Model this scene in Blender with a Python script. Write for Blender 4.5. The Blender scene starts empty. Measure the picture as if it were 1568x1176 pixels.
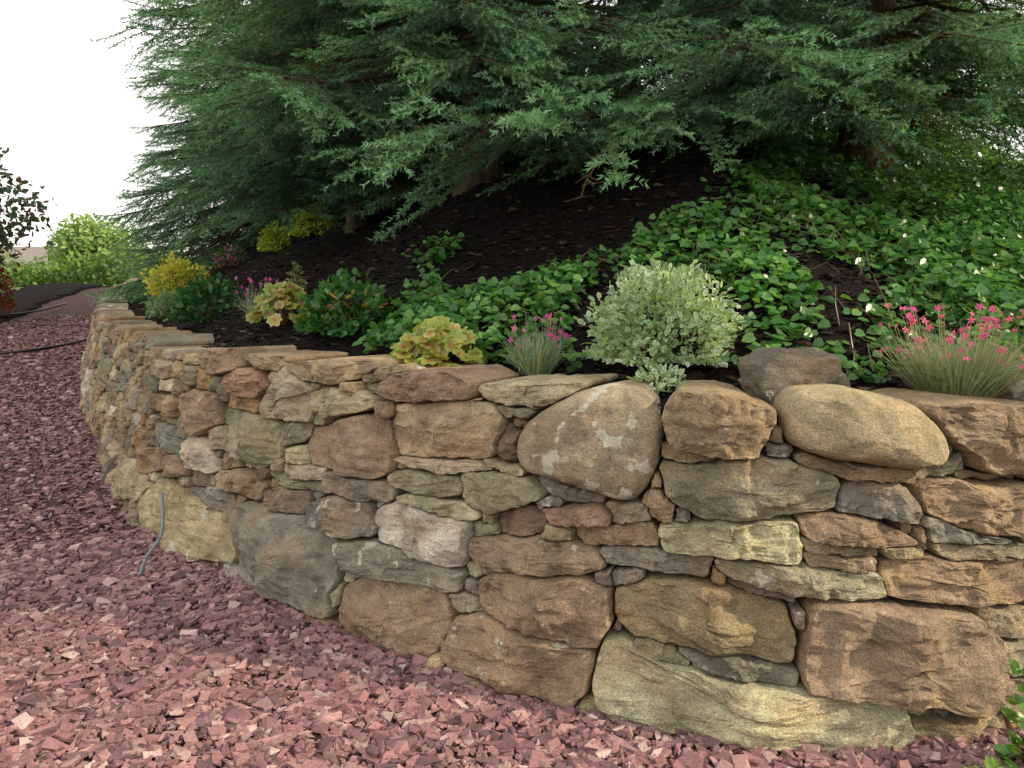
import bpy, math, numpy as np, time
from mathutils import Matrix, Vector
rng=np.random.default_rng(7)
U=rng.uniform
PI=math.pi
# ================= helpers =================
def vnoise(p,seed=0):
    p=np.asarray(p,float); i=np.floor(p).astype(np.int64); f=p-i; u=f*f*(3-2*f)
    def h(a,b,c):
        x=(a*374761393+b*668265263+c*2147483647+seed*1446647)&0xffffffff
        x=((x^(x>>13))*1274126177)&0xffffffff
        x^=x>>16
        return x/4294967295.0*2-1
    r=0
    for a in (0,1):
        wa=u[...,0] if a else 1-u[...,0]
        for b in (0,1):
            wb=u[...,1] if b else 1-u[...,1]
            for c in (0,1):
                wc=u[...,2] if c else 1-u[...,2]
                r=r+wa*wb*wc*h(i[...,0]+a,i[...,1]+b,i[...,2]+c)
    return r
def norm(a): return a/np.maximum(np.linalg.norm(a,axis=-1,keepdims=True),1e-9)
def rgba(c,n):
    c=np.asarray(c,float)
    if c.ndim==1: c=np.tile(c,(n,1))
    if c.shape[1]==3: c=np.c_[c,np.ones(len(c))]
    return c
class M:
    def __init__(s): s.V=[];s.F=[];s.C=[];s.m=[];s.n=0
    def add(s,V,F,C=(1,1,1,1),m=0):
        V=np.asarray(V,float).reshape(-1,3);F=np.asarray(F,int)
        s.V.append(V.astype(np.float32));s.F.append((F+s.n).astype(np.int32));s.C.append(rgba(C,len(V)).astype(np.float32));s.m.append(np.full(len(F),m));s.n+=len(V)
    def mesh(s,name,mats,smooth=False):
        me=bpy.data.meshes.new(name)
        V=np.concatenate(s.V);C=np.concatenate(s.C)
        me.vertices.add(len(V));me.vertices.foreach_set('co',V.ravel())
        li=np.concatenate([f.ravel() for f in s.F]);tot=np.concatenate([np.full(len(f),f.shape[1]) for f in s.F])
        me.loops.add(len(li));me.loops.foreach_set('vertex_index',li.astype(np.int32))
        me.polygons.add(len(tot));me.polygons.foreach_set('loop_start',np.r_[0,np.cumsum(tot)[:-1]].astype(np.int32))
        if not isinstance(mats,(list,tuple)): mats=[mats]
        for mt in mats: me.materials.append(mt)
        me.update(calc_edges=True)
        if len(mats)>1: me.polygons.foreach_set('material_index',np.concatenate(s.m).astype(np.int32))
        me.polygons.foreach_set('use_smooth',np.full(len(tot),bool(smooth)))
        at=me.color_attributes.new('Col','FLOAT_COLOR','POINT');at.data.foreach_set('color',C.ravel())
        me.update();return me
    def obj(s,name,mats,smooth=False,parent=None):
        o=bpy.data.objects.new(name,s.mesh(name,mats,smooth));bpy.context.collection.objects.link(o)
        if parent: o.parent=parent
        return o
def scatter(T,F,pos,R,scl,col):
    N=len(pos);n=T.shape[-2];scl=np.asarray(scl,float)
    if scl.ndim==1: scl=scl[:,None]
    L=T[None]*scl[:,None,:] if T.ndim==2 else T*scl[:,None,:]
    V=np.matmul(L,np.swapaxes(R,1,2))+pos[:,None]
    FF=(F[None]+(np.arange(N)*n)[:,None,None]).reshape(-1,F.shape[1])
    col=np.asarray(col,float)
    if col.ndim==2: col=np.repeat(col[:,None],n,1)
    return V.reshape(-1,3),FF,col.reshape(-1,col.shape[-1])
def frame(y,z):
    y=norm(y);x=norm(np.cross(y,z));z=np.cross(x,y)
    return np.stack([x,y,z],-1)
def tube(P,R,n=6):
    P=np.asarray(P,float);R=np.asarray(R,float)
    T=norm(np.gradient(P,axis=0));a=np.tile([0.1,0.15,1.0],(len(P),1))
    a[np.abs((norm(a)*T).sum(1))>.9]=[1,0,.1]
    x=norm(np.cross(T,a));y=np.cross(T,x)
    th=np.arange(n)*2*PI/n
    V=P[:,None]+R[:,None,None]*(x[:,None]*np.cos(th)[None,:,None]+y[:,None]*np.sin(th)[None,:,None])
    i=np.arange(len(P)-1)[:,None]*n;j=np.arange(n)[None];j2=(j+1)%n
    F=np.stack([i+j,i+j2,i+n+j2,i+n+j],-1).reshape(-1,4)
    return V.reshape(-1,3),F
def empty(name,loc=(0,0,0)):
    o=bpy.data.objects.new(name,None);bpy.context.collection.objects.link(o);o.location=loc;return o
# ================= materials =================
def newmat(name,rough=.8,spec=.3):
    m=bpy.data.materials.new(name);m.use_nodes=True;nt=m.node_tree;b=nt.nodes['Principled BSDF']
    b.inputs['Roughness'].default_value=rough;b.inputs['Specular IOR Level'].default_value=spec
    return m,nt,b
def nd(nt,t,**k):
    n=nt.nodes.new(t)
    for a,v in k.items(): setattr(n,a,v)
    return n
def noi(nt,co,scale,detail=4,rough=.6):
    n=nd(nt,'ShaderNodeTexNoise');n.inputs['Scale'].default_value=scale;n.inputs['Detail'].default_value=detail;n.inputs['Roughness'].default_value=rough
    nt.links.new(co,n.inputs['Vector']);return n.outputs['Fac']
def ramp(nt,f,a,b,va=(0,0,0,1),vb=(1,1,1,1)):
    r=nd(nt,'ShaderNodeValToRGB');e=r.color_ramp.elements;e[0].position=a;e[1].position=b;e[0].color=va;e[1].color=vb
    nt.links.new(f,r.inputs[0]);return r.outputs[0]
def mix(nt,fac,a,b,bt='MIX'):
    n=nd(nt,'ShaderNodeMix',data_type='RGBA',blend_type=bt)
    for s,v in ((0,fac),(6,a),(7,b)):
        if isinstance(v,bpy.types.NodeSocket): nt.links.new(v,n.inputs[s])
        else: n.inputs[s].default_value=v
    return n.outputs[2]
def geo(nt): return nd(nt,'ShaderNodeNewGeometry').outputs['Position']
def attr(nt): return nd(nt,'ShaderNodeVertexColor',layer_name='Col')
def bump(nt,b,h,dist,st=1,prev=None):
    n=nd(nt,'ShaderNodeBump');n.inputs['Strength'].default_value=st;n.inputs['Distance'].default_value=dist
    nt.links.new(h,n.inputs['Height'])
    if prev: nt.links.new(prev,n.inputs['Normal'])
    if b: nt.links.new(n.outputs[0],b.inputs['Normal'])
    return n.outputs[0]
# stone
m_stone,nt,b=newmat('fieldstone',.85,.2);P=geo(nt);A=attr(nt)
c=A.outputs['Color']
v=ramp(nt,noi(nt,P,7,4,.65),.3,.72,(.55,.55,.55,1),(1.38,1.35,1.28,1));c=mix(nt,1,c,v,'MULTIPLY')
c=mix(nt,ramp(nt,noi(nt,P,4.3,3),.48,.68,vb=(.55,.55,.55,1)),c,(.50,.32,.18,1))
mp=nd(nt,'ShaderNodeMapping');mp.inputs['Scale'].default_value=(1,1,5);mp.inputs['Location'].default_value=(3,7,1);nt.links.new(P,mp.inputs[0])
st=noi(nt,mp.outputs[0],9,4,.7)
c=mix(nt,ramp(nt,st,.45,.70,vb=(.4,.4,.4,1)),c,(.30,.27,.21,1))
c=mix(nt,1,c,ramp(nt,noi(nt,P,150,2,.7),.3,.7,(.68,.68,.68,1),(1.28,1.28,1.28,1)),'MULTIPLY')
ml=noi(nt,P,5.3,5,.7);c=mix(nt,ramp(nt,ml,.57,.68,vb=(.45,.45,.45,1)),c,(.21,.20,.115,1))
gr=noi(nt,P,2.3,4,.7);c=mix(nt,1,c,ramp(nt,gr,.35,.6,(.76,.73,.70,1),(1.08,1.07,1.05,1)),'MULTIPLY')
ln=noi(nt,P,11,5,.55)
ma=nd(nt,'ShaderNodeMath',operation='ADD');nt.links.new(ln,ma.inputs[0]);nt.links.new(A.outputs['Alpha'],ma.inputs[1])
c=mix(nt,ramp(nt,ma.outputs[0],.71,.74,vb=(.7,.7,.7,1)),c,(.72,.69,.58,1))
nt.links.new(c,b.inputs['Base Color'])
n1=bump(nt,None,noi(nt,P,26,5,.7),.03,1);n2=bump(nt,None,st,.022,.9,n1);bump(nt,b,noi(nt,P,140,3,.7),.007,1,n2)
m_chip,nt,b=newmat('red_gravel',.7,.35);P=geo(nt);A=attr(nt)
c=mix(nt,1,A.outputs['Color'],ramp(nt,noi(nt,P,90,3),.3,.7,(.75,.75,.75,1),(1.2,1.2,1.2,1)),'MULTIPLY')
nt.links.new(c,b.inputs['Base Color'])
m_path,nt,b=newmat('gravel_base',.9,.2);P=geo(nt)
vo=nd(nt,'ShaderNodeTexVoronoi');vo.inputs['Scale'].default_value=38;nt.links.new(P,vo.inputs['Vector'])
c=ramp(nt,noi(nt,P,30,3),.3,.7,(.05,.024,.025,1),(.18,.095,.09,1))
c=mix(nt,.5,c,mix(nt,1,c,vo.outputs['Color'],'MULTIPLY'))
nt.links.new(c,b.inputs['Base Color']);bump(nt,b,vo.outputs['Distance'],.02,1)
m_mulch,nt,b=newmat('bark_mulch',.95,.1);P=geo(nt)
c=ramp(nt,noi(nt,P,55,5,.75),.35,.75,(.006,.0045,.005,1),(.036,.026,.024,1))
nt.links.new(c,b.inputs['Base Color']);n1=bump(nt,None,noi(nt,P,40,5,.8),.05,1);bump(nt,b,noi(nt,P,7,2),.12,.7,n1)
m_shred,nt,b=newmat('mulch_shreds',.9,.15);A=attr(nt);nt.links.new(A.outputs['Color'],b.inputs['Base Color'])
m_grass,nt,b=newmat('grass',.9,.1);P=geo(nt)
c=ramp(nt,noi(nt,P,.3,6,.7),.3,.7,(.07,.12,.03,1),(.13,.19,.055,1));nt.links.new(c,b.inputs['Base Color'])
def leafmat(name,trans=.3,rough=.5,spec=.35,tint=(1.25,1.3,.55,1),objrand=False):
    m,nt,b=newmat(name,rough,spec);A=attr(nt);c=A.outputs['Color']
    if objrand:
        oi=nd(nt,'ShaderNodeObjectInfo');c=mix(nt,1,c,ramp(nt,oi.outputs['Random'],0,1,(.62,.70,.76,1),(1.4,1.3,1.1,1)),'MULTIPLY')
    nt.links.new(c,b.inputs['Base Color'])
    t=nd(nt,'ShaderNodeBsdfTranslucent');nt.links.new(mix(nt,1,c,tint,'MULTIPLY'),t.inputs[0])
    ms=nd(nt,'ShaderNodeMixShader');ms.inputs[0].default_value=trans
    nt.links.new(b.outputs[0],ms.inputs[1]);nt.links.new(t.outputs[0],ms.inputs[2]);nt.links.new(ms.outputs[0],nt.nodes['Material Output'].inputs[0]);return m
m_leaf=leafmat('leaf',.35,.33,.5)
m_soft=leafmat('soft_foliage',.35,.6,.25)
m_needle=leafmat('spruce_needles',.35,.55,.3,objrand=True)
m_petal=leafmat('petals',.35,.6,.2,tint=(1.1,1,1,1))
m_bark,nt,b=newmat('bark',.95,.1);P=geo(nt);A=attr(nt)
mp=nd(nt,'ShaderNodeMapping');mp.inputs['Scale'].default_value=(1,1,.25);nt.links.new(P,mp.inputs[0])
bn=noi(nt,mp.outputs[0],28,4,.7);c=mix(nt,1,A.outputs['Color'],ramp(nt,bn,.3,.7,(.4,.4,.4,1),(1.4,1.35,1.3,1)),'MULTIPLY')
nt.links.new(c,b.inputs['Base Color']);bump(nt,b,bn,.03,1)
def plain(name,col,rough=.5,spec=.4):
    m,nt,b=newmat(name,rough,spec);P=geo(nt)
    c=mix(nt,1,(*col,1),ramp(nt,noi(nt,P,25,4),.3,.7,(.85,.85,.85,1),(1.1,1.1,1.1,1)),'MULTIPLY');nt.links.new(c,b.inputs['Base Color']);return m
# ================= wall curve and terrain functions =================
BP=np.array([(6.4,5.0),(4.6,3.75),(3.4,3.05),(2.6,2.68),(1.9,2.42),(1.31,2.27),(.8,2.3),(.289,2.44),(-.297,2.78),(-.817,3.115),(-1.458,3.72),(-1.82,4.045),(-2.43,4.63),(-3.34,6.02),(-4.2,7.4),(-5.13,8.83),(-6.3,10.95),(-8.3,15),(-10.2,20.2),(-11.6,24.5)])
seg=np.r_[0,np.cumsum(np.hypot(*np.diff(BP,axis=0).T))]
DS=.02
ss=np.arange(0,seg[-1],DS);LEN=ss[-1]
k=np.hanning(41);k/=k.sum()
def smth(a):
    e=np.r_[2*a[0]-a[20:0:-1],a,2*a[-1]-a[-2:-22:-1]];return np.convolve(e,k,'valid')
cx=smth(np.interp(ss,seg,BP[:,0]));cy=smth(np.interp(ss,seg,BP[:,1]))
tx=np.gradient(cx);ty=np.gradient(cy);l=np.hypot(tx,ty);nx=ty/l;ny=-tx/l
def G(y): return np.interp(y,[-50,6,8.8,11,15,20,22.5,27,45,80],[0,0,.1,.35,.85,1.4,1.5,1.2,0,-.5])
def ZT(y): return np.interp(y,[2,9,11,14,20,25],[1.1,1.1,1.2,1.33,1.75,1.9])
def wallP(s,v,out=0):
    f=lambda a:np.interp(s,ss,a)
    bx,by,ax,ay=f(cx),f(cy),f(nx),f(ny);o=.28*v-out
    return np.stack([bx+ax*o,by+ay*o,G(by)+v],-1)
def near(x,y):
    x=np.ravel(x);y=np.ravel(y);I=np.zeros(len(x),int);cc=np.arange(0,len(ss),5)
    for a in range(0,len(x),5000):
        q=(x[a:a+5000,None]-cx[None,cc])**2+(y[a:a+5000,None]-cy[None,cc])**2
        I[a:a+5000]=cc[q.argmin(1)]
    d=(x-cx[I])*nx[I]+(y-cy[I])*ny[I];return I,d
def hillz(x,y):
    sh=np.shape(x);I,d=near(x,y);x=np.ravel(x);y=np.ravel(y)
    t=np.maximum(d-.3,0)
    r=np.where(t<.45,.08*t,.036+.54*(t-.45));r=np.where(t>4.0,.036+.54*3.55+.14*(t-4.0),r);r=np.minimum(r,3.2)
    z=ZT(cy[I])-.06+r
    p=np.stack([x,y,x*0],-1);z=z+.035*vnoise(p*2.2,3)*np.minimum(t*2,1)+.12*vnoise(p*.6,4)*np.minimum(t*.5,1)
    return z.reshape(sh),d.reshape(sh)
def grid(xs,ys,zf,keepf=None):
    X,Y=np.meshgrid(xs,ys,indexing='ij');Z=zf(X,Y)
    kp=None
    if isinstance(Z,tuple): Z,D=Z;kp=D
    n,m_=X.shape;i=np.arange(n*m_).reshape(n,m_)
    F=np.stack([i[:-1,:-1],i[1:,:-1],i[1:,1:],i[:-1,1:]],-1).reshape(-1,4)
    if keepf is not None: F=F[keepf(X.ravel()[F],Y.ravel()[F],None if kp is None else kp.ravel()[F])]
    return np.stack([X.ravel(),Y.ravel(),Z.ravel()],-1),F
YS=np.concatenate([[-600,-200,-60,-20],np.arange(-6,30,.25),np.arange(30,80,5),[80,120,250,600,1500]])
m=M();V,F=grid(np.concatenate([[-1500,-300,-80],np.arange(-30,31,5),[80,300,1500]]),YS,lambda x,y:G(y));m.add(V,F);m.obj('ground',m_grass)
def edgex(y): return -9.75-(y-14)*.29+.1*np.sin(y*1.7)
m=M();V,F=grid(np.arange(-14,7.1,.5),YS[(YS>=-6)&(YS<=24)],lambda x,y:G(y)+.004+0*x,lambda X,Y,D:(X>edgex(Y)-1.2).all(1)|(Y<12).all(1));m.add(V,F);m.obj('gravel_path',m_path)
def bedz(x,y):
    t=edgex(y)-x;t2=np.clip(t,-.3,1.2)
    return G(y)+np.where((t<0)|(t>1.5),-.15,.03)+.10*np.sqrt(np.clip(t2,0,1.2))*(t<1.5)+.02*vnoise(np.stack([x*3,y*3,x*0],-1),9)
m=M();V,F=grid(np.arange(-16,-8.0,.15),np.arange(11.0,24,.2),bedz);m.add(V,F);m.obj('mulch_bed',m_mulch)
xs=np.concatenate([np.arange(-14,-6,.16),np.arange(-6,4.5,.08),np.arange(4.5,10,.2),np.arange(10,40,1.5)])
ys=np.concatenate([np.arange(2.2,8,.08),np.arange(8,16,.16),np.arange(16,28,.4),np.arange(28,50,2)])
m=M();V,F=grid(xs,ys,hillz,lambda X,Y,D:(D>.24).all(1));m.add(V,F);m.obj('mulch_hillside',m_mulch,True)
# ================= stone wall =================
PAL=dict(P=(.42,.30,.215),B=(.42,.325,.215),T=(.58,.45,.28),G=(.33,.31,.26),E=(.40,.37,.265),U=(.30,.30,.265),C=(.60,.53,.375),V=(.27,.20,.16),W=(.70,.67,.57),Y=(.52,.47,.30),R=(.46,.29,.195),L=(.43,.355,.245),O=(.52,.34,.19))
txt="""B 1425,625 1480,615 1568,618 1600,640 1600,728 1520,735 1490,700 1450,665
Tr 1197,625 1215,603 1300,598 1400,618 1440,660 1462,700 1440,722 1370,720 1280,712 1205,680
B 1022,625 1045,600 1120,602 1188,630 1185,655 1160,700 1100,708 1035,690 1020,650
Lr 785,690 810,645 870,605 930,593 985,605 1020,650 1010,720 985,775 940,775 860,748 800,725
C 722,592 890,590 870,608 820,630 735,615
E 760,628 815,635 808,645 765,640
P 578,590 600,572 690,570 722,590 718,610 640,618 590,610
C 395,620 430,560 480,600 478,650 400,640
T 440,560 520,550 575,555 570,575 500,590 465,580
C 482,605 500,595 560,605 570,625 500,642 485,630
B 545,570 600,562 620,570 580,588 548,585
E 548,590 578,590 575,608 550,606
P 572,620 600,618 605,640 580,645
R 355,580 370,565 400,570 405,595 390,612 358,600
B 375,545 440,548 430,570 395,565
P 310,540 370,535 375,570 330,575 312,560
T 590,670 610,625 660,618 740,618 765,645 770,680 745,708 650,710 600,700
V 745,680 770,655 790,665 785,710 760,712
P 465,690 475,660 540,640 590,645 600,670 595,730 560,740 470,715
E 340,625 395,640 430,655 425,700 385,725 345,690
E 398,655 470,650 465,675 430,690
C 425,690 465,690 462,715 430,715
C 430,718 490,722 485,740 435,745
C 605,710 700,708 770,722 768,732 680,728
E 590,732 610,728 700,740 705,760 665,768 600,750
E 703,730 760,722 830,755 825,770 760,795 715,785 705,760
C 735,713 800,728 795,738 740,722
U 820,740 870,755 920,775 915,782 860,772 825,758
G 822,775 858,770 855,782 825,785
P 830,790 915,785 935,800 930,815 845,812
V 755,800 790,785 830,795 828,825 790,838 760,830
E 920,785 990,785 995,808 930,815
P 982,765 1010,760 1040,790 1030,812 1000,800
E 1020,740 1015,715 1060,718 1130,708 1220,712 1280,735 1290,760 1280,785 1210,795 1150,812 1070,800 1025,770
T 1015,690 1050,695 1105,705 1100,722 1020,712
G 1175,685 1215,690 1210,706 1178,705
B 1215,705 1250,705 1415,735 1410,755 1340,745 1220,725
E 1415,725 1490,705 1492,725 1425,745
U 1290,760 1330,745 1400,750 1430,800 1425,820 1380,808 1290,795
P 1415,760 1440,745 1600,745 1600,830 1540,835 1480,820 1420,790
B 1490,735 1600,728 1600,745 1495,750
C 1010,820 1130,812 1225,815 1230,870 1120,862 1015,855
P 1230,805 1290,800 1350,815 1420,845 1350,852 1240,835
B 1235,838 1360,855 1355,870 1245,860
P 1240,862 1350,870 1350,890 1250,885
G 1425,800 1500,830 1568,835 1568,848 1440,842
E 1445,848 1568,845 1600,850 1600,868 1460,872
P 1370,880 1440,870 1568,868 1600,870 1600,940 1500,942 1380,930 1368,905
B 1355,855 1430,858 1425,870 1380,872
E 1100,872 1190,878 1360,900 1368,928 1300,928 1200,918 1105,885
U 1115,905 1230,930 1225,945 1130,925
U 912,852 1010,855 1095,868 1090,895 1000,885 918,872
G 930,895 985,888 985,908 935,912
P 875,820 1000,818 1020,850 960,855 885,845
B 712,835 760,832 860,840 915,865 920,885 850,895 770,885 715,860
W 568,790 600,775 650,785 715,810 712,850 700,880 660,878 610,850 570,830
C 605,770 640,766 720,785 735,800 700,805 640,785
E 718,812 755,815 755,830 720,832
U 465,780 510,762 560,780 568,825 530,825 470,810
G 488,730 560,740 600,755 595,775 540,770 490,755
G 510,835 560,838 650,870 705,885 700,915 600,900 515,875
P 500,945 510,905 560,890 640,905 680,925 680,985 640,1022 560,1000 505,975
P 670,985 700,950 760,955 850,985 905,1010 895,1065 870,1095 780,1060 680,1030
E 680,918 725,925 740,945 700,950 680,940
G 700,898 727,903 730,925 705,915
C 703,875 760,880 758,893 706,890
B 727,900 760,885 870,895 930,920 930,970 910,1010 870,1000 760,950 735,935
B 932,920 985,905 1130,915 1215,945 1225,1000 1215,1040 1140,1020 960,985 940,960
E 975,995 1060,1020 1060,1035 990,1020
G 1040,1010 1120,1020 1235,1045 1230,1060 1130,1050 1060,1030
P 1245,940 1300,940 1500,955 1535,990 1540,1050 1510,1100 1430,1090 1235,1065 1235,1010
C 905,1050 920,985 990,1010 1130,1055 1300,1080 1400,1095 1412,1140 1350,1165 1200,1145 1020,1125 910,1095
G 358,790 370,772 440,790 505,820 512,880 490,955 430,930 365,890
E 490,905 512,900 510,935 490,935
Y 205,770 240,740 300,760 355,800 355,865 300,860 210,820
G 290,755 330,752 360,775 355,800 300,780
Y 170,715 185,700 205,710 215,740 230,745 205,770 180,755
W 285,680 310,672 330,700 335,730 290,720
U 230,650 260,655 290,690 280,705 235,680
P 240,705 270,700 290,735 245,735
P 200,690 235,690 242,725 210,728
P 330,730 360,722 400,745 390,770 340,750
V 395,760 420,752 465,760 468,790 420,795 395,780
E 400,725 485,745 485,760 420,750
P 272,610 300,600 340,605 345,650 310,672 278,650
E 315,660 345,655 350,690 330,695"""
# elevation chart of the wall: (s along wall, foot of the wall in the chart, 1.1 m line in the chart)
KEY=np.array([(4.46,1851,1056,1752,596),(5.21,1642,1117,1555,610),(5.82,1410,1160,1356,620),(6.33,1156,1151,1155,618),(6.86,903,1112,949,610),(7.54,657,1033,723,592),(8.15,486,971,560,578),(9.04,342,888,412,557),(10.37,192,803,255,536),(12.03,156,721,206,515),(13.65,139,662,181,501)])
ks=np.arange(4.46,13.65,.01);kb=np.stack([np.interp(ks,KEY[:,0],KEY[:,i]) for i in (1,2)],-1);kt=np.stack([np.interp(ks,KEY[:,0],KEY[:,i]) for i in (3,4)],-1)
def chart(a,b):
    q=np.array([a,b]);e=kt-kb;t=((q-kb)*e).sum(1)/(e*e).sum(1);dd=np.linalg.norm(kb+e*t[:,None]-q,axis=1);j=dd.argmin();return ks[j],1.1*t[j]
ST=[]
for ln in txt.split('\n'):
    t=ln.split();ST.append((np.array([chart(*map(float,q.split(','))) for q in t[1:]]),PAL[t[0][0]],t[0]))
GR=.007;W=int(LEN/GR);HN=int(1.4/GR);V0=-.1
lab=np.full((W,HN),-1,np.int16);best=np.full((W,HN),.010,np.float32)
def sdf(poly,P):
    d=np.full(P.shape[:-1],1e9);ins=np.zeros(P.shape[:-1],bool);n=len(poly)
    for i in range(n):
        a=poly[i];b_=poly[(i+1)%n];e=b_-a;w=P-a
        h=np.clip((w@e)/max(e@e,1e-9),0,1);q=w-h[...,None]*e;d=np.minimum(d,(q**2).sum(-1))
        c1=(P[...,1]>=a[1])!=(P[...,1]>=b_[1])
        xi=a[0]+(P[...,1]-a[1])*(b_[0]-a[0])/(b_[1]-a[1] if b_[1]!=a[1] else 1e-9)
        ins^=c1&(P[...,0]<xi)
    d=np.sqrt(d);return np.where(ins,-d,d)
def stamp(poly,idn,mg=.03):
    a0=max(int((poly[:,0].min()-mg)/GR),0);a1=min(int((poly[:,0].max()+mg)/GR)+1,W)
    b0=max(int((poly[:,1].min()-mg-V0)/GR),0);b1=min(int((poly[:,1].max()+mg-V0)/GR)+1,HN)
    if a1-a0<2 or b1-b0<2: return
    s_,v_=np.meshgrid((np.arange(a0,a1)+.5)*GR,(np.arange(b0,b1)+.5)*GR+V0,indexing='ij')
    d=sdf(poly,np.stack([s_,v_],-1));B=best[a0:a1,b0:b1];L_=lab[a0:a1,b0:b1];w=d<B;L_[w]=idn;B[w]=d[w]
for i,s_ in enumerate(ST): stamp(s_[0],i)
def rc():
    kx=rng.choice(list('PPBBBBGGGEEEUCTVYWOOT'));c=np.array(PAL[kx])*U(.75,1.1);return c
sH=lambda s:(np.interp(s,ss,ZT(cy)-G(cy)))
def courses(s0,s1,lo,hi):
    v=-.03
    while v<1.15:
        h=U(lo,hi);s=s0+U(-.1,0)
        while s<s1:
            hh=h*(1+(U()<.2)*U(.5,1));w=np.clip(h*U(1.1,3.2),.09,.42)
            H=sH(min(max(s,0),LEN))
            if v<H-.03:
                t=min(v+hh,H+U(-.05,.05))
                j=lambda:U(-.022,.022)
                ST.append((np.array([(s+j(),v+j()),(s+w/2,v+j()),(s+w+j(),v+j()),(s+w+j(),t+j()),(s+w*U(.3,.7),t+abs(j())),(s+j(),t+j())]),rc(),'x'))
                stamp(ST[-1][0],len(ST)-1)
            s+=w+.01
        v+=h+.008
courses(11.0,LEN-.1,.07,.17)
courses(.9,4.9,.10,.22)
a0,a1=int(4.6/GR),int(11.3/GR)
hw=((np.arange(HN)+.5)*GR+V0)
def ero(e):
    e2=e.copy();e2[1:-1,1:-1]=e[1:-1,1:-1]&e[:-2,1:-1]&e[2:,1:-1]&e[1:-1,:-2]&e[1:-1,2:];e2[0]=e2[-1]=False;e2[:,0]=e2[:,-1]=False;return e2
for it in range(340):
    E=(lab[a0:a1]<0)&(hw[None]>-.03)&(hw[None]<1.08)
    last=None;e=E;lv=0
    while e.any() and lv<10: last=e;e=ero(e);lv+=1
    if lv<3: break
    q=np.argwhere(last);i,j=q[rng.integers(len(q))];r=[i,i,j,j];cap=(int(U(.16,.38)/GR),int(U(.05,.11)/GR));go=True
    while go:
        go=False
        for kk in range(4):
            if kk<2 and r[1]-r[0]>=cap[0] or kk>=2 and r[3]-r[2]>=cap[1]: continue
            if kk==0 and r[0]>0 and E[r[0]-1,r[2]:r[3]+1].mean()>.75: r[0]-=1;go=True
            if kk==1 and r[1]<E.shape[0]-1 and E[r[1]+1,r[2]:r[3]+1].mean()>.75: r[1]+=1;go=True
            if kk==2 and r[2]>0 and E[r[0]:r[1]+1,r[2]-1].mean()>.75: r[2]-=1;go=True
            if kk==3 and r[3]<E.shape[1]-1 and E[r[0]:r[1]+1,r[3]+1].mean()>.75: r[3]+=1;go=True
    sA,sB=(a0+r[0])*GR,(a0+r[1]+1)*GR;vA,vB=r[2]*GR+V0,(r[3]+1)*GR+V0
    j=lambda:U(-.008,.008)
    p=np.array([(sA,vA+j()),(sB,vA+j()),(sB+j(),vB+j()),((sA+sB)/2,vB),(sA+j(),vB+j())])
    ST.append((p,rc(),'x'));stamp(p,len(ST)-1,.02)
    sub=lab[a0+r[0]:a0+r[1]+1,r[2]:r[3]+1];sub[sub<0]=len(ST)-1
wall=M()
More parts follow.
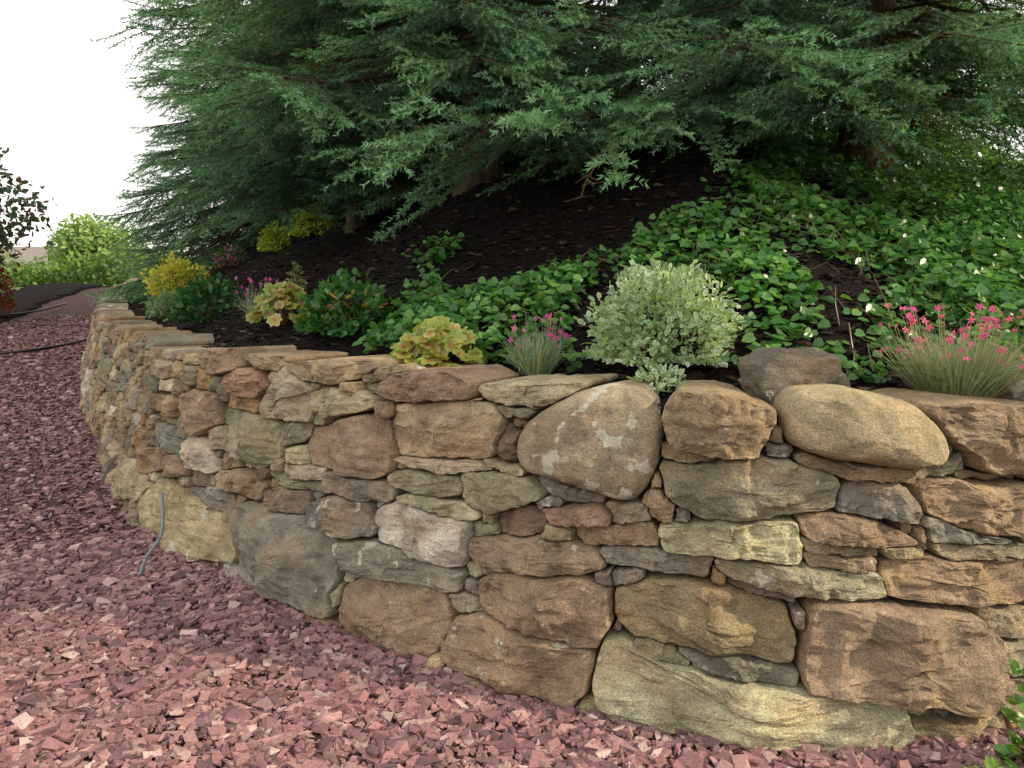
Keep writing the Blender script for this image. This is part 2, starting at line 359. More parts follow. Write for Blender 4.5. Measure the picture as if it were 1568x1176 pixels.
def stone(idn):
    poly,col,kind=ST[idn]
    a=max(int((poly[:,0].min()-.05)/GR),0);b_=min(int((poly[:,0].max()+.05)/GR)+1,W)
    sub=lab[a:b_]==idn;q=np.argwhere(sub)
    if len(q)<12: return
    c=q.mean(0)+[a,0]+.5
    if lab[min(int(c[0]),W-1),min(int(c[1]),HN-1)]!=idn:
        e=sub
        while True:
            e2=ero(e)
            if not e2.any(): break
            e=e2
        c=np.argwhere(e).mean(0)+[a,0]+.5
    c=c*GR+[0,V0];far=c[0]>13
    na=28 if far else 80
    th=np.arange(na)*2*PI/na
    asp=max(np.ptp(q[:,0])+1,1)/max(np.ptp(q[:,1])+1,1)
    th=np.arctan2(np.sin(th)/max(asp,1)**.6,np.cos(th))
    rr=np.arange(0,.75,.0035)
    x=c[0]+rr[None]*np.cos(th)[:,None];y=c[1]+rr[None]*np.sin(th)[:,None]
    ii=np.clip((x/GR).astype(int),0,W-1);jj=np.clip(((y-V0)/GR).astype(int),0,HN-1)
    bad=lab[ii,jj]!=idn;R=rr[np.where(bad.any(1),bad.argmax(1),len(rr)-1)]
    rd=kind.endswith('r')
    if rd:
        for _ in range(4): R=(np.roll(R,1)+2*R+np.roll(R,-1))/4
    else: R=np.median([np.roll(R,1),R,np.roll(R,-1)],0);R=(np.roll(R,1)+6*R+np.roll(R,-1))/8
    R=np.maximum(R-.006,.008)
    mn=math.sqrt(len(q))*GR/2
    if far: od=np.array([.025,.010,0]);fi=np.array([.04,.5,1.0])
    else: od=np.array([.022,.014,.008,.0035,.001,0]);fi=np.array([.03,.15,.28,.40,.51,.62,.72,.81,.89,.95,1.0])
    if rd: od=od*2.4
    rin=R[None]-np.minimum(od[0],R*.45)[None]
    rads=np.concatenate([fi[:,None]*rin,R[None]-np.minimum(od[1:,None],R[None]*.45*(od[1:]/od[0])[:,None])])
    px=rads*np.cos(th)[None];py=rads*np.sin(th)[None]
    dist=R[None]-rads;wz=np.minimum(od[0],R*.45)[None]*(1 if rd else U(.25,.55))
    e=min(.055,.5*mn)*(1.2 if rd else U(.65,.95));bu=mn*(.42 if rd else U(.08,.36))
    t=np.clip(dist/wz,0,1);edge=np.sqrt(1-(1-t)**2.4)
    rel=rads/R[None]
    h=bu*(1-rel**(2 if rd else 5)*(.8 if rd else .15))
    if rd:
        for _ in range(4):
            an=U(0,2*PI);sl=U(.1,.4);h=np.minimum(h,bu*U(.7,1.1)-sl*(px*math.cos(an)+py*math.sin(an))+.06*mn)
    else:
        for _ in range(11):
            an=U(0,2*PI);sl=U(.05,1.0)**1.4;off=bu*U(.25,1.05);h=np.minimum(h,off-sl*(px*math.cos(an)+py*math.sin(an))+sl*mn*U(.3,.6))
        h=np.maximum(h,-.02)
    sd_=rng.integers(1000)
    p3=np.stack([px+c[0],(py+c[1]),px*0+sd_*.37],-1)
    amp=min(mn,.14)
    if not rd:
        for lay_,wt in ((.38,.22),(.17,.11)):
            q_=(py+px*U(-.25,.25)+.02*vnoise(p3*9,6))/max(mn*lay_,.012)
            fr=q_-np.floor(q_);lv=vnoise(np.stack([np.floor(q_),np.floor(q_)*0+sd_,np.floor(px/(mn*.9)+.3*vnoise(p3*8,3))],-1)+.5,8)
            h=h+lv*wt*amp*np.clip(fr*5,0,1)
        h=h+amp*.10*vnoise(p3*9,1)+amp*.14*np.abs(vnoise(p3*22,2))+.006*vnoise(p3*55,5)
    else: h=h+amp*.10*vnoise(p3*7,1)+amp*.07*np.abs(vnoise(p3*16,4))+.003*vnoise(p3*45,2)
    d=(e+h)*edge+U(-.03,.025)+(U(0,.045) if c[1]>.93 and not rd else 0)
    d[-1]=np.minimum(d[-1],.0)
    px=px+.004*vnoise(p3*30,11)*rel;py=py+.004*vnoise(p3*30,12)*rel
    Sx=np.concatenate([px,px[-1:],px[-1:]*.97])+c[0];Vy=np.concatenate([py,py[-1:],py[-1:]*.92])+c[1];D=np.concatenate([d,d[-1:]-.05,d[-1:]-.34])
    Pw=wallP(Sx,Vy,0);nn=np.stack([np.interp(Sx,ss,nx),np.interp(Sx,ss,ny),Sx*0],-1)
    Pw=Pw-nn*D[...,None]
    nr=len(Sx);i=np.arange(nr-1)[:,None]*na;j=np.arange(na)[None];j2=(j+1)%na
    F=np.stack([i+j2,i+j,i+na+j,i+na+j2],-1).reshape(-1,4)
    li=.155 if kind=='Lr' else (0 if rd else .01+.11*(U()<.38)*U())
    col=np.r_[np.array(col)*U(.94,1.06,3),li]
    Vv=Pw.reshape(-1,3);n0=len(Vv);base_=wall.n
    wall.add(np.r_[Vv,Pw[0].mean(0)[None]],F,col)
    wall.F.append((np.stack([np.arange(na),(np.arange(na)+1)%na,np.full(na,n0)],-1)+base_).astype(np.int32));wall.m.append(np.zeros(na))
for i in range(len(ST)): stone(i)
s_=np.arange(.3,LEN-.1,.1);Vv=[];H=sH(s_)
for fr in (-.1,.5,1): Vv.append(wallP(s_,H*0-.1 if fr<0 else H*fr-.05*(fr==1),-.22))
Vv.append(wallP(s_,H-.05,-.40))
Vv=np.array(Vv);n_=len(s_);i=np.arange(3)[:,None]*n_;j=np.arange(n_-1)[None]
wall.add(Vv,np.stack([i+j,i+j+1,i+n_+j+1,i+n_+j],-1).reshape(-1,4),(.03,.025,.02,0),1)
wo=wall.obj('stone_wall',[m_stone,m_mulch],True)
wo.data.set_sharp_from_angle(angle=math.radians(28))
def boulder(name,c,r,col,seed,li=.02,npl=7):
    nu,nv=48,30;th=np.arange(nu)*2*PI/nu;ph=np.linspace(.02,PI-.02,nv)
    D=np.stack([np.sin(ph)[:,None]*np.cos(th),np.sin(ph)[:,None]*np.sin(th),np.cos(ph)[:,None]+0*th],-1)
    rs=np.random.default_rng(seed);k_=np.full(D.shape[:2],1.5)
    for _ in range(npl):
        n=norm(rs.normal(size=3));k_=np.minimum(k_,rs.uniform(.55,.85)/np.maximum(D@n,1e-3));k_=np.minimum(k_,rs.uniform(.6,.9)/np.maximum(D@(-n),1e-3))
    for n,dd_ in (((1,-.1,.25),.72),((-1,-.2,.1),.74),((.2,-1,.25),.7),((.15,-.1,1.),.62)): k_=np.minimum(k_,dd_/np.maximum(D@norm(np.array(n,float)),1e-3))
    P_=D*(k_+.06*vnoise(D*5,seed)+.03*vnoise(D*13,seed))[...,None]*np.array(r)+c
    i=np.arange(nv-1)[:,None]*nu;j=np.arange(nu)[None];j2=(j+1)%nu
    m=M();m.add(P_,np.stack([i+j,i+nu+j,i+nu+j2,i+j2],-1).reshape(-1,4),(*col,li));o=m.obj(name,m_stone,True);o.data.set_sharp_from_angle(angle=math.radians(25))
z,_=hillz(np.array([1.13]),np.array([2.85]));boulder('garden_rock',(1.08,2.84,z[0]+.05),(.27,.18,.20),(.22,.205,.18),44)
# ================= gravel chips =================
cube=np.array([(-1,-1,-1),(1,-1,-1),(1,1,-1),(-1,1,-1),(-1,-1,1),(1,-1,1),(1,1,1),(-1,1,1)],float)*.5
cF=np.array([(0,3,2,1),(4,5,6,7),(0,1,5,4),(1,2,6,5),(2,3,7,6),(3,0,4,7)])
def chips(name,x,y,z,sz,cols,flat=(.5,.28),tiltf=.45,mat=None,elong=1.45,jit=.34):
    N=len(x);T=cube[None]+U(-jit,jit,(N,8,3))
    S3=np.stack([sz*U(.5,1,N),sz*U(.9,elong,N),sz*U(flat[1],flat[0]+.1,N)],-1)
    nz=norm(np.stack([rng.normal(0,tiltf,N),rng.normal(0,tiltf,N),np.ones(N)],-1));a=U(0,2*PI,N)
    R=frame(np.stack([np.cos(a),np.sin(a),0*a],-1),nz)
    m=M();m.add(*scatter(T,cF,np.stack([x,y,z],-1),R,S3,cols));return m.obj(name,mat)
def polar(N,r0,r1,a0,a1,pw=2):
    a=U(a0,a1,N);r=(U(r0**pw,r1**pw,N))**(1/pw);return r*np.sin(a),r*np.cos(a),r
x1,y1,r1=polar(58000,1.1,5.0,-.82,.66);x2,y2,r2=polar(26000,5,18,-.70,-.3,1.2)
x=np.r_[x1,x2];y=np.r_[y1,y2];r=np.r_[r1,r2];_,d=near(x,y);kk=(d<.03)&(x>edgex(y)+.05);x,y,r=x[kk],y[kk],r[kk]
sz=np.exp(rng.normal(math.log(.0205),.4,len(x)))*np.where(r>5,1+.09*(r-5),1);sz=np.clip(sz,.008,.05)
cc=np.array([(.245,.124,.13),(.30,.175,.17),(.19,.092,.103),(.40,.28,.265),(.13,.072,.08)])[rng.choice(5,len(x),p=[.35,.24,.2,.07,.14])]*U(.75,1.25,(len(x),1))
chips('gravel',x,y,G(y)+.004+sz*.15+U(0,.010,len(x)),sz,cc,mat=m_chip)
NM=70000
x=U(-9,5,NM);y=U(2.3,14,NM);pr=np.clip(1.0-(np.hypot(x,y)-3)*.1,.12,1);kk=U(0,1,NM)<pr;x,y=x[kk],y[kk]
z,d=hillz(x,y);kk=(d>.3)&(d<4);x,y,z,d=x[kk],y[kk],z[kk],d[kk]
cc=np.array([(.012,.009,.009),(.025,.017,.015),(.05,.034,.028),(.13,.095,.07)])[rng.choice(4,len(x),p=[.48,.33,.16,.03])]
chips('mulch_chips',x,y,z+U(0,.012,len(x)),U(.016,.036,len(x)),cc,flat=(.25,.15),tiltf=.5,mat=m_shred,elong=2.2)
# ================= leaves =================
def fan(pts,cy0=.45,cup=.06,droop=.15):
    pts=np.array(pts,float);T=np.c_[pts,np.zeros(len(pts))];T=np.r_[T,[[0,cy0,-cup]]]
    T[:,2]+=-droop*np.maximum(T[:,1],0)**2;n=len(pts);i=np.arange(n);return T,np.stack([i,(i+1)%n,np.full(n,n)],-1)
OV=fan([(0,0),(.3,.25),(.28,.65),(0,1),(-.28,.65),(-.3,.25)])
IVY=fan([(0,0),(.3,-.08),(.5,.2),(.40,.62),(0,1),(-.40,.62),(-.5,.2),(-.3,-.08)],.3,.07,.2)
LOBE=fan([(0,0),(.3,-.12),(.42,.1),(.6,.25),(.48,.48),(.5,.78),(.25,.78),(.12,1.0),(-.12,1),(-.25,.78),(-.5,.78),(-.48,.48),(-.6,.25),(-.42,.1),(-.3,-.12)],.35,.08,.2)
def leaves(m,tmpl,pos,dr,nr,sz,col,rim=None,mi=0):
    T,F=tmpl;N=len(pos);n=len(T);C=np.repeat(col[:,None,:],n,1)
    if rim is not None: C[:,:n-1,:]=rim[:,None,:]
    m.add(*scatter(T,F,pos,frame(dr,nr),sz,C),m=mi)
def rnd(N,s=1): return rng.normal(0,s,(N,3))
UP=np.array([0,0,1.])
def shrub(name,c,rad,N,sz,cols,tmpl=OV,rim=None,mat=None,lump=.25,seed=0,shell=.55,up=.5):
    c=np.array(c,float);rad=np.array(rad,float);m=M()
    u=norm(rnd(N));u[:,2]=np.abs(u[:,2])*1.0-.15;u=norm(u)
    rr=U(shell,1,N)**.7*(1+lump*vnoise(u*2.6+seed,seed)+.6*lump*vnoise(u*6,seed+1))
    pos=c+u*rr[:,None]*rad;pos[:,2]=np.maximum(pos[:,2],c[2]+.01)
    dr=norm(u+rnd(N,.45)+UP*.1);nr=norm(u*.6+UP*up+rnd(N,.4))
    ci=rng.integers(len(cols),size=N);col=np.array(cols)[ci]*U(.8,1.3,(N,1))
    leaves(m,tmpl,pos,dr,nr,U(.7,1.2,N)*sz,col,None if rim is None else np.array(rim)[rng.integers(len(rim),size=N)]*U(.9,1.25,(N,1)))
    for q in range(16):
        e=c+norm(rnd(1)[0]*[1,1,.5]+[0,0,.8])*rad*.8;t=np.linspace(0,1,5)[:,None];P_=c-[0,0,.05]+(e-c)*t+[0,0,.04]*np.sin(t*PI)
        V,F=tube(P_,np.linspace(.006,.003,5),4);m.add(V,F,(.10,.07,.045))
    return m.obj(name,mat or m_leaf)
def hz(x,y): return float(hillz(np.array([x]),np.array([y]))[0][0])
x,y=.66,3.28;shrub('variegated_euonymus',(x,y,hz(x,y)),(.31,.28,.39),4400,.034,[(.14,.26,.12),(.18,.30,.16)],rim=[(.60,.66,.48),(.52,.60,.42),(.26,.38,.22)],lump=.36,seed=2)
x,y=.60,2.98;shrub('variegated_euonymus',(x,y,hz(x,y)),(.11,.09,.09),260,.032,[(.13,.3,.12)],rim=[(.6,.68,.5)])
def coleus(x,y,R,H,N,sz=.085):
    m=M();a=U(0,2*PI,N);r=np.sqrt(U(0,1,N))*R;pos=np.stack([x+r*np.cos(a),y+r*np.sin(a),0*a],-1);z0=hz(x,y)
    pos[:,2]=z0+H*(.25+.75*(1-(r/R)**2))*U(.6,1,N)
    out=np.stack([np.cos(a),np.sin(a),0*a],-1);dr=norm(out+rnd(N,.5)+UP*-.15);nr=norm(UP*1+out*.5+rnd(N,.3)+[0,-.6,0])
    col=np.array([(.36,.11,.045),(.32,.28,.055),(.42,.17,.065)])[rng.integers(3,size=N)]*U(.8,1.15,(N,1));rim=np.array([(.38,.46,.095),(.27,.40,.09),(.42,.44,.14)])[rng.integers(3,size=N)]*U(.8,1.1,(N,1))
    leaves(m,LOBE,pos-dr*sz*.4,dr,nr,U(.7,1.2,N)*sz,col,rim)
    for i in range(0,N,4):
        t=np.linspace(0,1,4)[:,None];V,F=tube(np.array([x,y,z0])*(1-t)+pos[i]*t,[.003]*4,3);m.add(V,F,(.2,.1,.05))
    m.obj('heuchera',m_leaf)
coleus(-.37,3.60,.22,.27,150,.078)
coleus(-1.6,5.25,.21,.30,110,.08)
def dianthus(x,y,R,H,N,nf,backlit=0):
    z0=hz(x,y);m=M();a=U(0,2*PI,N);tl=U(.1,1.0,N);L_=U(.4,1,N)*H
    d0=np.stack([np.cos(a)*tl*R/H,np.sin(a)*tl*R/H,np.ones(N)],-1)+rnd(N,.15);br=np.sqrt(U(0,.25,N))*R;base=np.stack([x+np.cos(a)*br,y+np.sin(a)*br,np.full(N,z0)],-1)
    w=.0022;side=norm(np.cross(d0,UP)+rnd(N,.3));mid=base+d0*L_[:,None]*.6+rnd(N,.008);tip=base+d0*L_[:,None]+rnd(N,.025);tip[:,2]-=L_*tl*.25
    V=np.stack([base-side*w,base+side*w,mid+side*w*.9,mid-side*w*.9,tip],1).reshape(-1,3);o=(np.arange(N)*5)[:,None]
    col=np.array([(.21,.34,.24),(.31,.42,.28),(.40,.44,.18)] if not backlit else [(.34,.42,.22),(.42,.42,.19),(.25,.36,.20)])[rng.integers(3,size=N)]  # second set: low-sun glow put into the blade, petal and stem colours
    m.add(V,o+[[0,1,2,3]],np.repeat(col,5,0));m.F.append((o+[[3,2,4]]+m.n-len(V)).astype(np.int32));m.m.append(np.zeros(N))
    a=U(0,2*PI,nf);rr=np.sqrt(U(0.05,1,nf))*R*1.2;fp=np.stack([x+rr*np.cos(a),y+rr*np.sin(a),z0+H*U(.55,1.35,nf)],-1)
    k_=[(math.cos(q*2*PI/15)*(.5,.5,.18)[q%3],math.sin(q*2*PI/15)*(.5,.5,.18)[q%3]) for q in range(15)]
    T,F=fan(k_,0,.1,0);nr=norm(UP*.5+rnd(nf,.6)+[0,-.5,0]);col=np.array([(.8,.09,.4),(.74,.12,.46),(.85,.22,.52)] if not backlit else [(.9,.16,.3),(.88,.22,.36),(.85,.1,.38)])[rng.integers(3,size=nf)]
    m.add(*scatter(T,F,fp,frame(rnd(nf),nr),U(.020,.036,nf),col))
    for i in range(nf):
        t=np.linspace(0,1,4)[:,None];b0=np.array([x,y,z0])+(fp[i]-[x,y,z0])*[.4,.4,0];V,F=tube(b0+(fp[i]-b0)*t-[0,0,.03]*np.sin(t*PI),[.0014]*4,3);m.add(V,F,(.2,.28,.17) if not backlit else (.36,.34,.16))
    m.obj('dianthus',m_petal)
dianthus(.11,3.40,.13,.22,800,38)
dianthus(1.78,2.95,.25,.27,1700,100,1)
dianthus(-1.95,5.8,.16,.24,600,40)
x,y=-1.05,4.75;shrub('hydrangea_shrub',(x,y,hz(x,y)),(.28,.25,.34),800,.065,[(.035,.12,.035),(.05,.155,.04),(.07,.175,.045)],lump=.25,seed=3)
x,y=-.98,4.66;shrub('bronze_leaf_shrub',(x,y,hz(x,y)+.16),(.17,.17,.16),26,.055,[(.3,.13,.06),(.3,.24,.08)],seed=4)
x,y=-2.85,7.1;shrub('evergreen_azalea',(x,y,hz(x,y)),(.32,.3,.38),900,.07,[(.03,.10,.035),(.04,.125,.04)],lump=.25,seed=5)
x,y=-4.0,8.8;shrub('lavender_plant',(x,y,hz(x,y)),(.26,.24,.28),900,.05,[(.22,.31,.22),(.18,.28,.15)],seed=6,mat=m_soft)
x,y=-4.9,11.0;shrub('golden_spirea',(x,y,hz(x,y)),(.40,.36,.54),1500,.06,[(.50,.48,.07),(.44,.46,.08),(.58,.5,.1)],seed=7,mat=m_soft,lump=.35)
for (x,y,r,h) in ((-2.8,10.7,.30,.52),(-3.5,11.2,.24,.36)):
    shrub('golden_shrub',(x,y,hz(x,y)),(r,r,h),1000,.055,[(.38,.48,.07),(.3,.41,.07),(.45,.48,.1)],seed=int(x*10)+90,mat=m_soft,lump=.35)
x,y=-4.2,11.3;shrub('pink_azalea',(x,y,hz(x,y)),(.28,.28,.3),500,.055,[(.06,.13,.05),(.05,.12,.04),(.05,.12,.04),(.45,.1,.3)],seed=9,mat=m_soft)
x,y=-1.75,6.1;shrub('heather_plant',(x,y,hz(x,y)),(.07,.07,.3),260,.03,[(.28,.24,.14),(.14,.18,.08)],seed=11,mat=m_soft)
shrub('weed_plant',(1.62,2.14,.02),(.09,.07,.38),150,.045,[(.14,.27,.05),(.10,.23,.05)],seed=12,shell=.3)
shrub('weed_plant',(1.44,2.06,.0),(.07,.06,.07),40,.04,[(.18,.32,.06)],seed=13)
N=95000;x=U(-1.9,6.3,N);y=U(2.9,9.3,N);z,d=hillz(x,y)
P_=np.stack([x,y,x*0],-1);nz_=vnoise(P_*1.7,21)+.6*vnoise(P_*4,22)
top=np.interp(x,[-2,-1,0,1.1,1.7,2.4,9],[5.3,5.6,5.2,5.1,6.2,8.6,9.5])
dens=np.interp(x,[-1.9,-.9,.3,1.2,2.0,9],[-.12,-.03,.06,.26,.8,1.3])-np.clip((y-top+1.2)*.35,0,1)*(x<2)
inner=.72+.12*vnoise(P_*3,25)
kk=(d>inner)&(y<top+.3*nz_)&(nz_*.75+dens>U(.1,.6,N))&(U(0,1,N)<np.clip(1.5-.12*y,.3,1))&(x<y*.85)
for (bx,by,br) in ((.66,3.28,.3),(-.37,3.60,.22),(.11,3.40,.16),(1.78,2.95,.27),(-1.05,4.75,.25)): kk&=np.hypot(x-bx,y-by)>br
x,y,z,nz_=x[kk],y[kk],z[kk],nz_[kk];N=len(x)
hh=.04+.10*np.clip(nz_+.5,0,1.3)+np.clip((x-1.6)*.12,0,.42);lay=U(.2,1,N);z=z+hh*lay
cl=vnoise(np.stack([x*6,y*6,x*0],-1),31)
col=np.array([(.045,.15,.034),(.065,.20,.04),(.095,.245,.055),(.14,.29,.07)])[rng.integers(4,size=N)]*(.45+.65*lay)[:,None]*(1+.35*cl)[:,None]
a=U(0,2*PI,N);dr=norm(np.stack([np.cos(a),np.sin(a)-.6,-.25+0*a],-1));nr=norm(np.stack([0*a,-.5+0*a,1+0*a],-1)+rnd(N,.42))
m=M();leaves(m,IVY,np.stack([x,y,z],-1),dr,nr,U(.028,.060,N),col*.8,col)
j=rng.integers(N,size=220);Q=np.zeros((220,8,3));Q[:,0,:2]=np.stack([x[j],y[j]],-1);a_=U(0,6.28,220)
for q in range(1,8): a_=a_+U(-.5,.5,220);Q[:,q,:2]=Q[:,q-1,:2]+.07*np.stack([np.cos(a_),np.sin(a_)],-1)
Q[:,:,2]=hillz(Q[:,:,0],Q[:,:,1])[0]+U(.02,.12,(220,8))
for q in Q: V,F=tube(q,[.003]*8,3);m.add(V,F,(.18,.12,.08))
m.obj('ivy_groundcover',m_leaf)
# ================= spruces =================
def needles(m,P0,P1,tip,dens,nl,wd,c0,c1):
    L_=np.linalg.norm(P1-P0,axis=1);n=np.maximum((L_*dens).astype(int),3);idx=np.repeat(np.arange(len(P0)),n);N=len(idx)
    u=U(0,1,N);T=norm(P1-P0)[idx];p=P0[idx]+(P1-P0)[idx]*u[:,None]
    d=norm(T*.75+norm(np.cross(T,rnd(N)))*.75+UP*.18);s=norm(np.cross(d,rnd(N)))*wd*.5
    L2=(nl*U(.7,1.2,N)*(1-.25*u))[:,None]
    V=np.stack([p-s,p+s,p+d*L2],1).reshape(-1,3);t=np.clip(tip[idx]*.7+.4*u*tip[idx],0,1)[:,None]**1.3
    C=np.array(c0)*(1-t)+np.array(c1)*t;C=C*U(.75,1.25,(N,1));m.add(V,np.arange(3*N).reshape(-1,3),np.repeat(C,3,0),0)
def branchmesh(seed,dead=0.,L=2.6,backlit=0,dens=210,nl=.030,wd=.0072,stp=.048,sp=.060):
    m=M();t=np.linspace(0,1,22);wig=rng.normal(0,.03,3)
    X=L*t;Z=-.22*L*t**1.6+.13*L*t**3.2+.02*np.sin(t*7+seed);Yy=wig[0]*L*np.sin(t*3)+.02*np.sin(t*9+seed)
    limb=np.stack([X,Yy,Z],-1);V,F=tube(limb,.024*(1-t)**.8+.004,5);m.add(V,F,(.09,.065,.045),1)
    lp=lambda q:np.array([np.interp(q,t,limb[:,i]) for i in range(3)])
    A0=[];A1=[];TP=[]
    for q in np.arange(.10,1.0,stp):
        for sg in (-1,1):
            q_=q+U(-.015,.015);bare=q_<U(.12,.34) or U()<dead
            sl=L*.33*abs(math.sin(PI*min(1,.12+.88*(1-q_)**.8)))**.9*U(.6,1.15)+.12
            if q_<.3: sl*=.6+q_
            an=sg*math.radians(U(38,64));o=lp(q_);u=np.linspace(0,1,7)
            hd=np.array([math.cos(an),math.sin(an),0]);P_=o+hd*(sl*u)[:,None];P_[:,2]+=-sl*(U(.05,.6)*u**1.4)+sl*.12*u**3
            P_[:,:2]+=.02*np.sin(u*6+U(0,6))[:,None]*sl
            V,F=tube(P_,.006*(1-u)+.0018,3);m.add(V,F,(.11,.08,.05),1)
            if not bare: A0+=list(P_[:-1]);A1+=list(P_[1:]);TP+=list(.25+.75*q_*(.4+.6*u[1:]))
            uu=.14
            while uu<1:
                w=np.array([np.interp(uu,u,P_[:,i]) for i in range(3)])
                for s2 in (-1,1):
                    a2=an+s2*math.radians(U(30,55));tl=U(.09,.2)*(1-.45*uu)
                    e=w+np.array([math.cos(a2),math.sin(a2),-U(-.1,.65)])*tl
                    if bare:
                        if U()<.5: V,F=tube([w,(w+e)/2+rnd(1,.01)[0],e],[.0025,.002,.001],3);m.add(V,F,(.13,.09,.055),1)
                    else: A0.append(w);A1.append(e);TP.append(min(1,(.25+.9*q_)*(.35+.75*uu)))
                uu+=sp/sl
    if A0:
        needles(m,np.array(A0),np.array(A1),np.array(TP),dens,nl,wd,(.02,.045,.027) if not backlit else (.18,.16,.05),(.205,.40,.275) if not backlit else (.5,.46,.1))
    return m.mesh('spruce_branch',[m_needle,m_bark])
BR=[branchmesh(i,dead=.05) for i in range(3)];DEAD_BACKLIT=[branchmesh(20+i,dead=.6,backlit=1,dens=120) for i in range(2)]  # half-bare sprays; yellow of their needles is backlight painted into the colour
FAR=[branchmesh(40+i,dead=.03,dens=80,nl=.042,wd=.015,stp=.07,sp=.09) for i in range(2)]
def place(parent,me,o,yaw,pitch,sc,roll=0,name='branch'):
    ob=bpy.data.objects.new(name,me);bpy.context.collection.objects.link(ob);ob.parent=parent
    ob.matrix_world=Matrix.Translation(o)@Matrix.Rotation(yaw,4,'Z')@Matrix.Rotation(pitch,4,'Y')@Matrix.Rotation(roll,4,'X')@Matrix.Diagonal((sc,sc,sc,1))
def spruce(x,y,H,zb,Lm,tr=.17,step=.36,nb=6,extra=(),leancol=(.12,.09,.065),pitch0=.2,far=0,var=(.78,1.0),full=0):
    z0=hz(x,y)-.15;p=empty('spruce_tree',(0,0,0))
    t=np.linspace(0,1,26);P_=np.stack([x+.06*np.sin(t*5+x),y+.05*np.cos(t*4+y),z0+H*t],-1);R=tr*(1-t)**.85+.012;R[0]*=1.5;R[1]*=1.08
    m=M();V,F=tube(P_,R,16);V=V+norm(V-np.repeat(P_,16,0))*.02*vnoise(V*[8,8,2],3)[:,None];m.add(V,F,leancol);m.obj('trunk',m_bark,True,p)
    z=zb;a=U(0,6.28)
    while z<z0+H-.4:
        f=(z-z0)/H;Lb=Lm*(1-f)**.75*1.15
        if full: Lb=Lm*min(1,1.9*(1-f))
        low=z<7.5 or full
        nn=nb if low else 4
        for q in range(nn):
            a+=2*PI/nn+U(-.35,.35);sc=Lb*U(*var)/2.6
            me=FAR[rng.integers(2)] if (far or z>6) else BR[rng.integers(3)]
            place(p,me,(x,y,z+U(-.12,.12)),a,U(-.05,.2)+pitch0*(1-f)-.35*max(0,f-.4),sc,U(-.3,.3))
        if z<5 and not far:
            for q in range(2): place(p,DEAD_BACKLIT[rng.integers(2)],(x,y,z+U(-.1,.1)),U(0,6.28),U(-.15,.15),Lb*U(.4,.6)/2.6,U(-.5,.5))
        z+=step*(1 if low else 2.0)
    for (e,zs,sc2) in extra:
        o=np.array([x,y,zs]);e=np.array(e);dv=e-o;Ld=np.linalg.norm(dv)
        place(p,(DEAD_BACKLIT[rng.integers(2)] if sc2<.9 else BR[rng.integers(3)]),o,math.atan2(dv[1],dv[0]),-math.asin(dv[2]/Ld)-.09,Ld/2.6*abs(sc2),U(-.1,.1))
spruce(-.3,7.3,13,3.5,2.8,pitch0=.12,nb=7,extra=[((-.9,5.3,3.2),3.6,1),((.6,5.0,3.2),3.7,1),((-.2,4.9,3.3),3.8,1),((-1.7,6.0,3.1),3.5,1),((-.5,5.9,3.3),3.5,.8),((-.1,5.2,3.9),4.5,1),((-.8,5.6,3.7),4.3,1)])
spruce(3.1,6.7,13,3.4,2.7,tr=.2,leancol=(.15,.10,.07),pitch0=.14,nb=7,extra=[((-.6,5.0,2.5),3.45,1),((.35,5.1,2.72),3.5,1),((1.2,4.4,2.9),3.6,1),((2.3,4.2,2.85),3.6,1),((3.2,4.2,2.75),3.6,1),((2.7,4.8,2.65),3.4,1),((3.9,4.6,2.8),3.5,1),((1.9,4.9,2.75),3.4,1),((2.6,5.5,2.8),3.3,.8),((3.3,5.3,2.75),3.3,.8),((2.5,4.7,3.5),4.3,1),((3.3,4.5,3.6),4.5,1),((2.9,4.4,4.0),5.0,1)])
spruce(-4.15,14.0,15,2.5,2.9,tr=.2,step=.32,nb=7)
spruce(-1.9,9.8,13,3.2,2.5,tr=.12,pitch0=.14,nb=7,extra=[((-2.2,7.8,2.6),3.1,1),((-1.3,8.2,2.8),3.2,1),((-3.0,8.6,2.5),3.1,1),((-1.8,8.4,2.5),2.95,1),((-2.5,8.0,2.3),2.9,1)])
spruce(-5.3,19.0,15,2.6,2.9,far=1)
spruce(1.6,11.0,13,3.6,3.2,far=1,nb=6)
spruce(5.4,10.8,13,3.8,2.8,far=1,nb=6)
spruce(8.5,1.6,16,7.4,2.7,far=1,nb=8,pitch0=.0,step=.3,full=1)  # unseen tree added to shade the gravel, crown raised so sun passes below
spruce(9.0,-3.6,16,3.4,3.0,far=1,nb=8,full=1)  # unseen tree added beyond the frame, kept dense to block the sun
spruce(-1.6,14.8,14,3.3,3.4,far=1,nb=6)
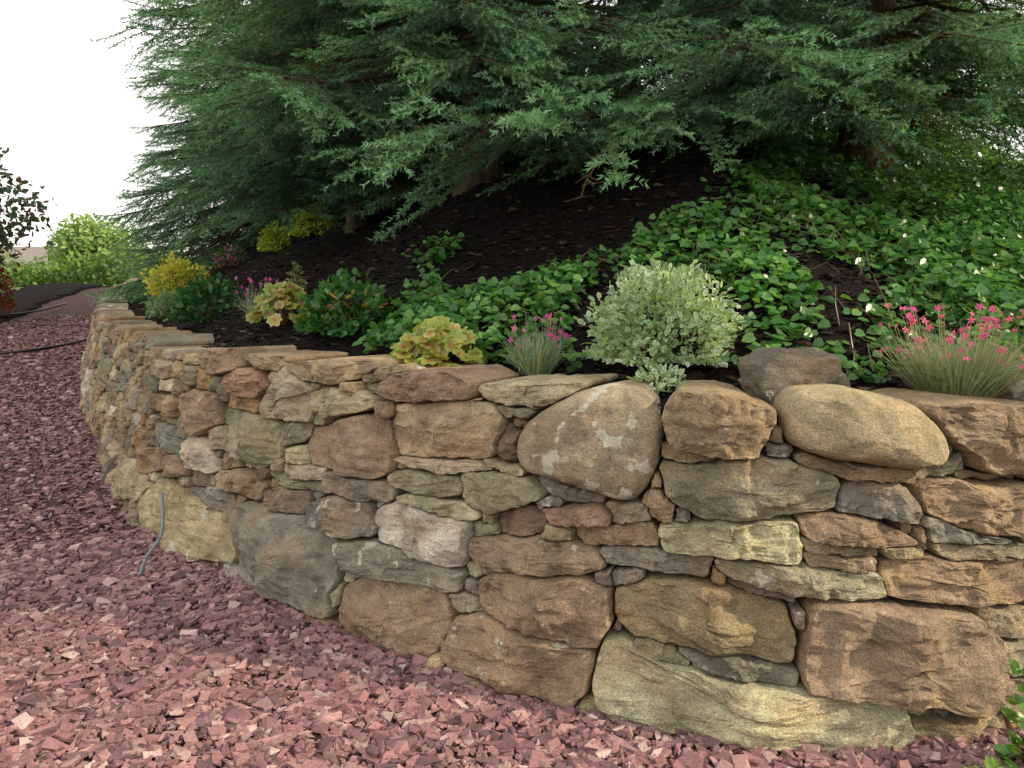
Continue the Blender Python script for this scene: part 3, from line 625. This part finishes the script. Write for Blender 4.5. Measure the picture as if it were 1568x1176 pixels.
# ================= background =================
def tree(name,x,y,z0,H,R,N,sz,cols,trunkr=.2,seed=0,mat=None,low=.25):
    p=empty(name);m=M();t=np.linspace(0,1,8);P_=np.stack([x+.05*H*.1*np.sin(t*4),y+0*t,z0+H*.75*t],-1);V,F=tube(P_,trunkr*(1-.8*t),8);m.add(V,F,(.08,.06,.045))
    cen=[];nl=14
    rs=np.random.default_rng(seed)
    for q in range(nl):
        u=norm(rs.normal(size=3));c=np.array([x,y,z0+H*(low+(1-low)/2)])+u*np.array([R,R,H*(1-low)/2])*rs.uniform(.45,.75);cen.append(c)
        s=P_[rs.integers(2,7)];tt=np.linspace(0,1,5)[:,None];V,F=tube(s*(1-tt)+c*tt,trunkr*.35*(1-.8*tt[:,0]),5);m.add(V,F,(.08,.06,.045))
    m.obj('trunk',m_bark,True,p)
    cen=np.array(cen);ci=rng.integers(nl,size=N);u=norm(rnd(N));pos=cen[ci]+u*(U(.3,1,N)**.5*(1+.3*vnoise(u*3+ci[:,None],2)))[:,None]*np.array([R,R,H*(1-low)/2])*.48
    col=np.array(cols)[rng.integers(len(cols),size=N)]*U(.7,1.25,(N,1));m=M();leaves(m,OV,pos,norm(u+rnd(N,.8)),norm(u+UP*.5+rnd(N,.5)),U(.7,1.3,N)*sz,col);m.obj('crown',mat or m_soft,False,p)
tree('japanese_maple_tree',-10.3,13.8,G(13.8),3.6,1.9,4200,.11,[(.08,.13,.08),(.07,.11,.07),(.14,.07,.055)],.06,seed=4,low=.25)
tree('japanese_maple_tree',-9.9,14.2,G(14.2),1.15,.5,1300,.07,[(.34,.04,.03),(.17,.03,.03),(.08,.12,.05)],.04,seed=6,low=.1)
tree('round_tree',-33,60,0,7.4,3.6,7000,.36,[(.24,.36,.12),(.19,.31,.11),(.28,.38,.13)],.3,seed=8,low=.1)
tree('round_tree',-43,70,-.5,4.6,3.0,3000,.36,[(.15,.22,.10),(.19,.29,.10)],.25,seed=9,low=.1)
tree('distant_tree',-52,75,-.5,5.5,4.0,3000,.4,[(.13,.19,.10),(.19,.26,.10)],.25,seed=10,low=.1)
m=M();N=9000;u=U(0,1,N);y=27+3*U(-1,1,N)
x=np.interp(u,[0,1],[-18,-12]);z=G(27)+(.5+1.1*u+.3*vnoise(np.stack([x*1.2,y,x*0],-1),5))*U(.2,1,N);pos=np.stack([x,y,z],-1)
leaves(m,OV,pos,rnd(N),norm(UP+rnd(N,.7)),U(.12,.22,N),np.array([(.08,.15,.05),(.11,.20,.06),(.19,.30,.08)])[rng.integers(3,size=N)]);m.obj('hedge',m_soft)
p=empty('house');hx,hy=-58,88;m_sid=plain('siding',(.55,.52,.45),.7);m_roof=plain('shingles',(.20,.18,.17),.9);m_win=plain('glass',(.05,.06,.08),.1)
def box(nm,c,s,mat,par):
    m=M();m.add(cube*np.array(s)+np.array(c),cF);return m.obj(nm,mat,False,par)
box('walls',(hx,hy,1.6),(12,8,4.2),m_sid,p)
m=M();m.add([(hx-6.5,hy-4.5,3.7),(hx+6.5,hy-4.5,3.7),(hx+6.5,hy+4.5,3.7),(hx-6.5,hy+4.5,3.7),(hx-6.5,hy,6.2),(hx+6.5,hy,6.2)],[(0,1,5,4),(2,3,4,5),(0,3,2,1)]);m.F.append(np.array([(0,4,3),(1,2,5)]));m.m.append(np.zeros(2));m.obj('roof',m_roof,False,p)
for i in range(4): box('window_%d'%(i+1),(hx-4.2+2.8*i,hy-4.03,2.2),(1.1,.1,1.4),m_win,p)
box('door',(hx+5.2,hy-4.03,1.0),(.9,.1,2.1),m_win,p)
m_hose=plain('black_hose',(.012,.012,.013),.4)
def cr(P,n=12):
    P=np.array(P,float);o=[]
    Q=np.r_[[2*P[0]-P[1]],P,[2*P[-1]-P[-2]]]
    for i in range(1,len(Q)-2):
        for t in np.arange(n)/n:
            o.append(.5*((2*Q[i])+(-Q[i-1]+Q[i+1])*t+(2*Q[i-1]-5*Q[i]+4*Q[i+1]-Q[i+2])*t*t+(-Q[i-1]+3*Q[i]-3*Q[i+1]+Q[i+2])*t**3))
    return np.array(o+[P[-1]])
Q=cr([(-8.6,11.3,0),(-7.9,11.7,0),(-7.45,12.2,0),(-7.3,12.8,0),(-7.65,13.9,0),(-8.2,15.0,0)]);Q[:,2]=G(Q[:,1])+.045
m=M();V,F=tube(Q,[.022]*len(Q),8);m.add(V,F);m.obj('garden_hose',m_hose,True)
Q=cr([(-10.7,14.6,0),(-10.2,14.9,0),(-9.9,15.5,0),(-9.95,16.7,0)]);Q[:,2]=G(Q[:,1])+.1
m=M();V,F=tube(Q,[.022]*len(Q),8);m.add(V,F);m.obj('garden_hose',m_hose,True)
m=M();Q=cr([(-1.93,3.68,.0),(-1.91,3.74,.10),(-1.86,3.80,.19),(-1.87,3.86,.28),(-1.90,3.93,.39)]);V,F=tube(Q,[.009]*len(Q),10);m.add(V,F);m.obj('irrigation_tube',plain('grey_tube',(.16,.21,.22),.35),True)
# ================= light, world, camera =================
el,az=math.radians(29),math.radians(100)
S=Vector((math.sin(az)*math.cos(el),math.cos(az)*math.cos(el),math.sin(el)))
sl=bpy.data.lights.new('sun','SUN');sl.energy=5;sl.angle=math.radians(.5);sl.color=(1,.85,.62)
so=bpy.data.objects.new('sun',sl);bpy.context.collection.objects.link(so);so.rotation_euler=S.to_track_quat('Z','Y').to_euler()
w=bpy.data.worlds.new("World");bpy.context.scene.world=w;w.use_nodes=True
nt=w.node_tree;sk=nt.nodes.new('ShaderNodeTexSky');sk.sky_type='NISHITA';sk.sun_disc=False
sk.sun_elevation=el;sk.sun_rotation=az;sk.dust_density=3
bg=nt.nodes['Background'];bg.inputs[1].default_value=.15
nt.links.new(mix(nt,.75,sk.outputs[0],(13.2,12.7,11.7,1)),bg.inputs[0])
cam=bpy.data.cameras.new("camera");co=bpy.data.objects.new("camera",cam);bpy.context.collection.objects.link(co)
co.location=(0,0,1.5);co.rotation_euler=(math.radians(90-7.4),0,0);cam.lens=1140/1568*36;cam.clip_end=3000;bpy.context.scene.camera=co
vs=bpy.context.scene.view_settings;vs.view_transform='Standard';vs.look='None';vs.exposure=0
